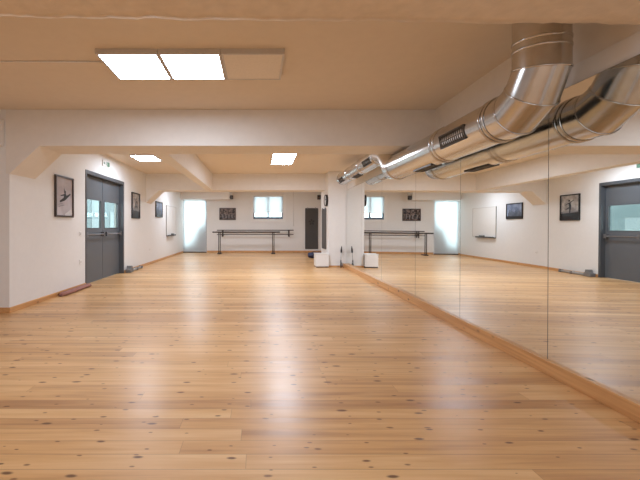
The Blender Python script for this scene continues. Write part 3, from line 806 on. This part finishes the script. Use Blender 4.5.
def hanging_mat(axis, c, u0, u1, z0, z1, label, emblem):
    """rounded exercise mat hanging flat; axis 'y': on the end wall, 'x': on the column side"""
    loc = ((u0+u1)/2, c, z0) if axis == 'y' else (c, (u0+u1)/2, z0)
    t = thing('hanging_exercise_mat', label, 'exercise mat', loc, 'grey mats hanging by the column')
    def rr(u0, u1, z0, z1, r):
        out = []
        for (cu, cz_, a0) in ((u1-r, z1-r, 0), (u0+r, z1-r, PI/2), (u0+r, z0+r, PI), (u1-r, z0+r, 1.5*PI)):
            out += [(cu + r*math.cos(a0+k*PI/10), cz_ + r*math.sin(a0+k*PI/10)) for k in range(6)]
        return out
    fn = (lambda u, v, w: (u, c - w, v)) if axis == 'y' else (lambda u, v, w: (c - w, u, v))
    m = MB(); m.prism(rr(u0, u1, z0, z1, 0.035), 0.001, 0.02, fn); m.build('mat_body', M['matgrey'], t, 0.004, loc=t.location)
    um = (u0+u1)/2
    for q in (u0+0.12, u1-0.12):
        m = MB()
        m.prism([(q-0.012, z1-0.05), (q+0.012, z1-0.05), (q+0.012, z1+0.03), (q-0.012, z1+0.03)], 0.0, 0.03, fn)
        m.build('hook', M['steel'], t, loc=t.location)
    if emblem:
        m = MB(); ze = z0 + (z1-z0)*0.66; R1 = 0.15
        for k in range(5):   # swirl of dark petals
            a = 2*PI*k/5 + 0.3
            pts = [(um + R1*0.25*math.cos(a-0.4), ze + R1*0.25*math.sin(a-0.4)), (um + R1*0.8*math.cos(a-0.35), ze + R1*0.8*math.sin(a-0.35)), (um + R1*math.cos(a+0.2), ze + R1*math.sin(a+0.2)), (um + R1*0.7*math.cos(a+0.5), ze + R1*0.7*math.sin(a+0.5)), (um + R1*0.2*math.cos(a+0.5), ze + R1*0.2*math.sin(a+0.5))]
            m.prism(pts, 0.0195, 0.0215, fn)
        m.build('emblem', M['matdark'], t, loc=t.location)
hanging_mat('y', YB, 2.174, 2.777, 0.155, 2.05, 'tall dark grey exercise mat hanging on the end wall beside the column', True)
hanging_mat('x', XC, 10.36, 11.02, 0.50, 1.756, 'shorter dark grey exercise mat hanging on the side of the column', False)

# ------------------------------------------------------------------ things on the floor
t = thing('storage_box', 'white cube-shaped box with dark base standing against the column', 'box', (1.888, 10.15, 0))
m = MB(); m.box(1.70, 2.076, 9.95, 10.34, 0.028, 0.385); m.build('box_body', M['white'], t, 0.008, loc=t.location)
m = MB(); m.box(1.692, 2.082, 9.943, 10.347, 0.385, 0.40); m.build('lid', M['white'], t, 0.005, loc=t.location)
m = MB(); m.box(1.71, 2.066, 9.96, 10.33, 0.0, 0.028); m.build('base', M['black'], t, loc=t.location)

t = thing('sports_bag', 'dark navy bag lying on the floor behind the white box', 'bag', (2.22, 12.9, 0))
m = MB(); R = []
for k, (q, s) in enumerate(((0, 0.55), (0.04, 0.85), (0.14, 1.0), (0.3, 1.03), (0.46, 0.98), (0.58, 0.86), (0.63, 0.5))):
    R.append([Vector((1.9 + q, 12.95 + 0.15*s*math.cos(a), 0.11 + 0.108*s*max(-1.0, min(1, 1.15*math.sin(a))) * (1 if math.sin(a) < 0 else 1 + 0.06*math.sin(7*q+2*a)))) for a in [2*PI*j/20 for j in range(20)]])
lo = min(p.z for r in R for p in r)
for r in R:
    for p in r: p.z -= lo
m.rings(R, True); m.build('bag_body', M['navy'], t, loc=t.location)
m = MB()
m.tube([(2.05, 12.9, 0.20), (2.08, 12.87, 0.25), (2.22, 12.86, 0.275), (2.36, 12.87, 0.25), (2.39, 12.9, 0.20)], 0.012, 8); m.build('handle', M['black'], t, loc=t.location)

t = thing('floor_stand', 'thin dark-tipped stand with small spread feet at the mirror corner of the column', 'stand', (2.44, 9.98, 0))
m = MB(); m.tube([(2.43, 9.965, 0.20), (2.445, 9.985, 0.44)], 0.007, 8); m.build('rod', M['steel'], t, loc=t.location)
m = MB(); m.tube([(2.445, 9.985, 0.43), (2.448, 9.99, 0.50), (2.458, 9.99, 0.62)], [0.022, 0.026, 0.010], 10); m.build('grip', M['black'], t, loc=t.location)
m = MB(); m.tube([(2.43, 9.965, 0.22), (2.43, 9.96, 0.05), (2.43, 9.96, 0.0)], [0.014, 0.024, 0.018], 10); m.build('sleeve', M['black'], t, loc=t.location)
m = MB(); m.tube([(2.435, 9.955, 0.17), (2.50, 9.94, 0.0)], 0.006, 6); m.build('leg', M['steel'], t, loc=t.location)
m = MB(); m.tube([(2.43, 9.955, 0.17), (2.40, 9.86, 0.0)], 0.006, 6); m.build('leg', M['steel'], t, loc=t.location)

def bolster(name, label, cat, y0, y1, xc, r, mat, mat2, flat=0.72):
    t = thing(name, label, cat, (xc, (y0+y1)/2, 0))
    m = MB(); R = []
    n = 24
    for k in range(n+1):
        q = k/n; y = y0 + (y1-y0)*q
        e = min(1.0, 0.55 + 6*min(q, 1-q))
        w = r * e * (1 + 0.05*math.sin(q*21) + 0.03*math.sin(q*47))
        R.append([Vector((xc + 0.01*math.sin(q*5) + w*math.cos(a), y, w*flat*(1 + math.sin(a)))) for a in [2*PI*j/18 for j in range(18)]])
    m.rings(R, True); m.build('roll_body', mat, t, loc=t.location)
    for q in (0.0, 1.0):
        yy = y0 + (y1-y0)*q; s = 1 if q else -1
        m = MB(); w = r*0.5
        m.rings([[Vector((xc + w*f*math.cos(a), yy + s*d_, r*flat*0.55*1.0 + w*f*flat*math.sin(a))) for a in [2*PI*j/12 for j in range(12)]] for f, d_ in ((1.0, -0.005), (0.9, 0.012), (0.35, 0.03))], True)
        m.build('end_knot', mat2, t, loc=t.location)
    return t
bolster('fabric_roll', 'long red-brown fabric roll on the floor along the wall before the double door', 'roll', 5.82, 6.84, XL + 0.085, 0.060, M['red'], M['redd'], 0.56)
t = thing('floor_bar', 'low grey bar with a taller dark end block, on the floor past the double door', 'bar', (XL + 0.10, 9.3, 0))
m = MB(); m.tube([(XL+0.10, 8.93, 0.036), (XL+0.10, 9.4, 0.036), (XL+0.095, 9.80, 0.033)], [0.036, 0.034, 0.030], 14)
m.build('bar_body', M['grey'], t, loc=t.location)
m = MB()
m.prism([(8.80, 0.0), (9.0, 0.0), (9.0, 0.085), (8.965, 0.105), (8.95, 0.17), (8.885, 0.175), (8.87, 0.10), (8.80, 0.085)], XL+0.035, XL+0.165, lambda u, v, w: (w, u, v))
m.build('end_block', M['greymid'], t, 0.008, loc=t.location)
for y in (9.40, 9.76):
    m = MB(); m.box(XL+0.045, XL+0.155, y-0.02, y+0.02, 0.0, 0.076); m.build('clip', M['greymid'], t, 0.006, loc=t.location)

m = MB(); m.box(-3.95, -3.53, YP-0.12, YP-0.002, 2.315, 2.68)
tag(m.build('wall_unit', M['wall'], None, 0.01, loc=(-3.74, YP, 2.315)), 'pale box mounted high on the pier, cut by the left edge', 'wall unit')

# ------------------------------------------------------------------ world: daylight outside
w = bpy.data.worlds.new('World'); S.world = w; w.use_nodes = True
bg = w.node_tree.nodes['Background']
bg.inputs['Color'].default_value = (0.88, 0.94, 1.0, 1); bg.inputs['Strength'].default_value = 5.0

# added fill lamp at the wall behind the camera, no window there
def area(name, loc, rot, sx, sy, power, col):
    l = bpy.data.lights.new(name, 'AREA'); l.shape = 'RECTANGLE'; l.size = sx; l.size_y = sy; l.energy = power; l.color = col
    o = bpy.data.objects.new(name, l); COL.objects.link(o); o.location = loc; o.rotation_euler = rot
    return o
area('fill_behind', (-1.4, YFRONT + 0.05, 1.45), (PI/2, 0, 0), 6.5, 2.2, 42, (0.88, 1.0, 1.14))

# ------------------------------------------------------------------ camera
cam = bpy.data.cameras.new('Camera'); co = bpy.data.objects.new('Camera', cam); COL.objects.link(co)
co.location = (0, 0, CH); co.rotation_euler = (PI/2, 0, 0)
cam.sensor_width = 36; cam.lens = F/640*36
cam.shift_x = (320 - VX)/640; cam.shift_y = (VY - 240)/640
cam.clip_end = 100
S.camera = co
S.view_settings.view_transform = 'Standard'
S.view_settings.look = 'None'
S.view_settings.exposure = 0.27
S.cycles.diffuse_bounces = 8
S.cycles.max_bounces = 14
S.cycles.sample_clamp_indirect = 6.0
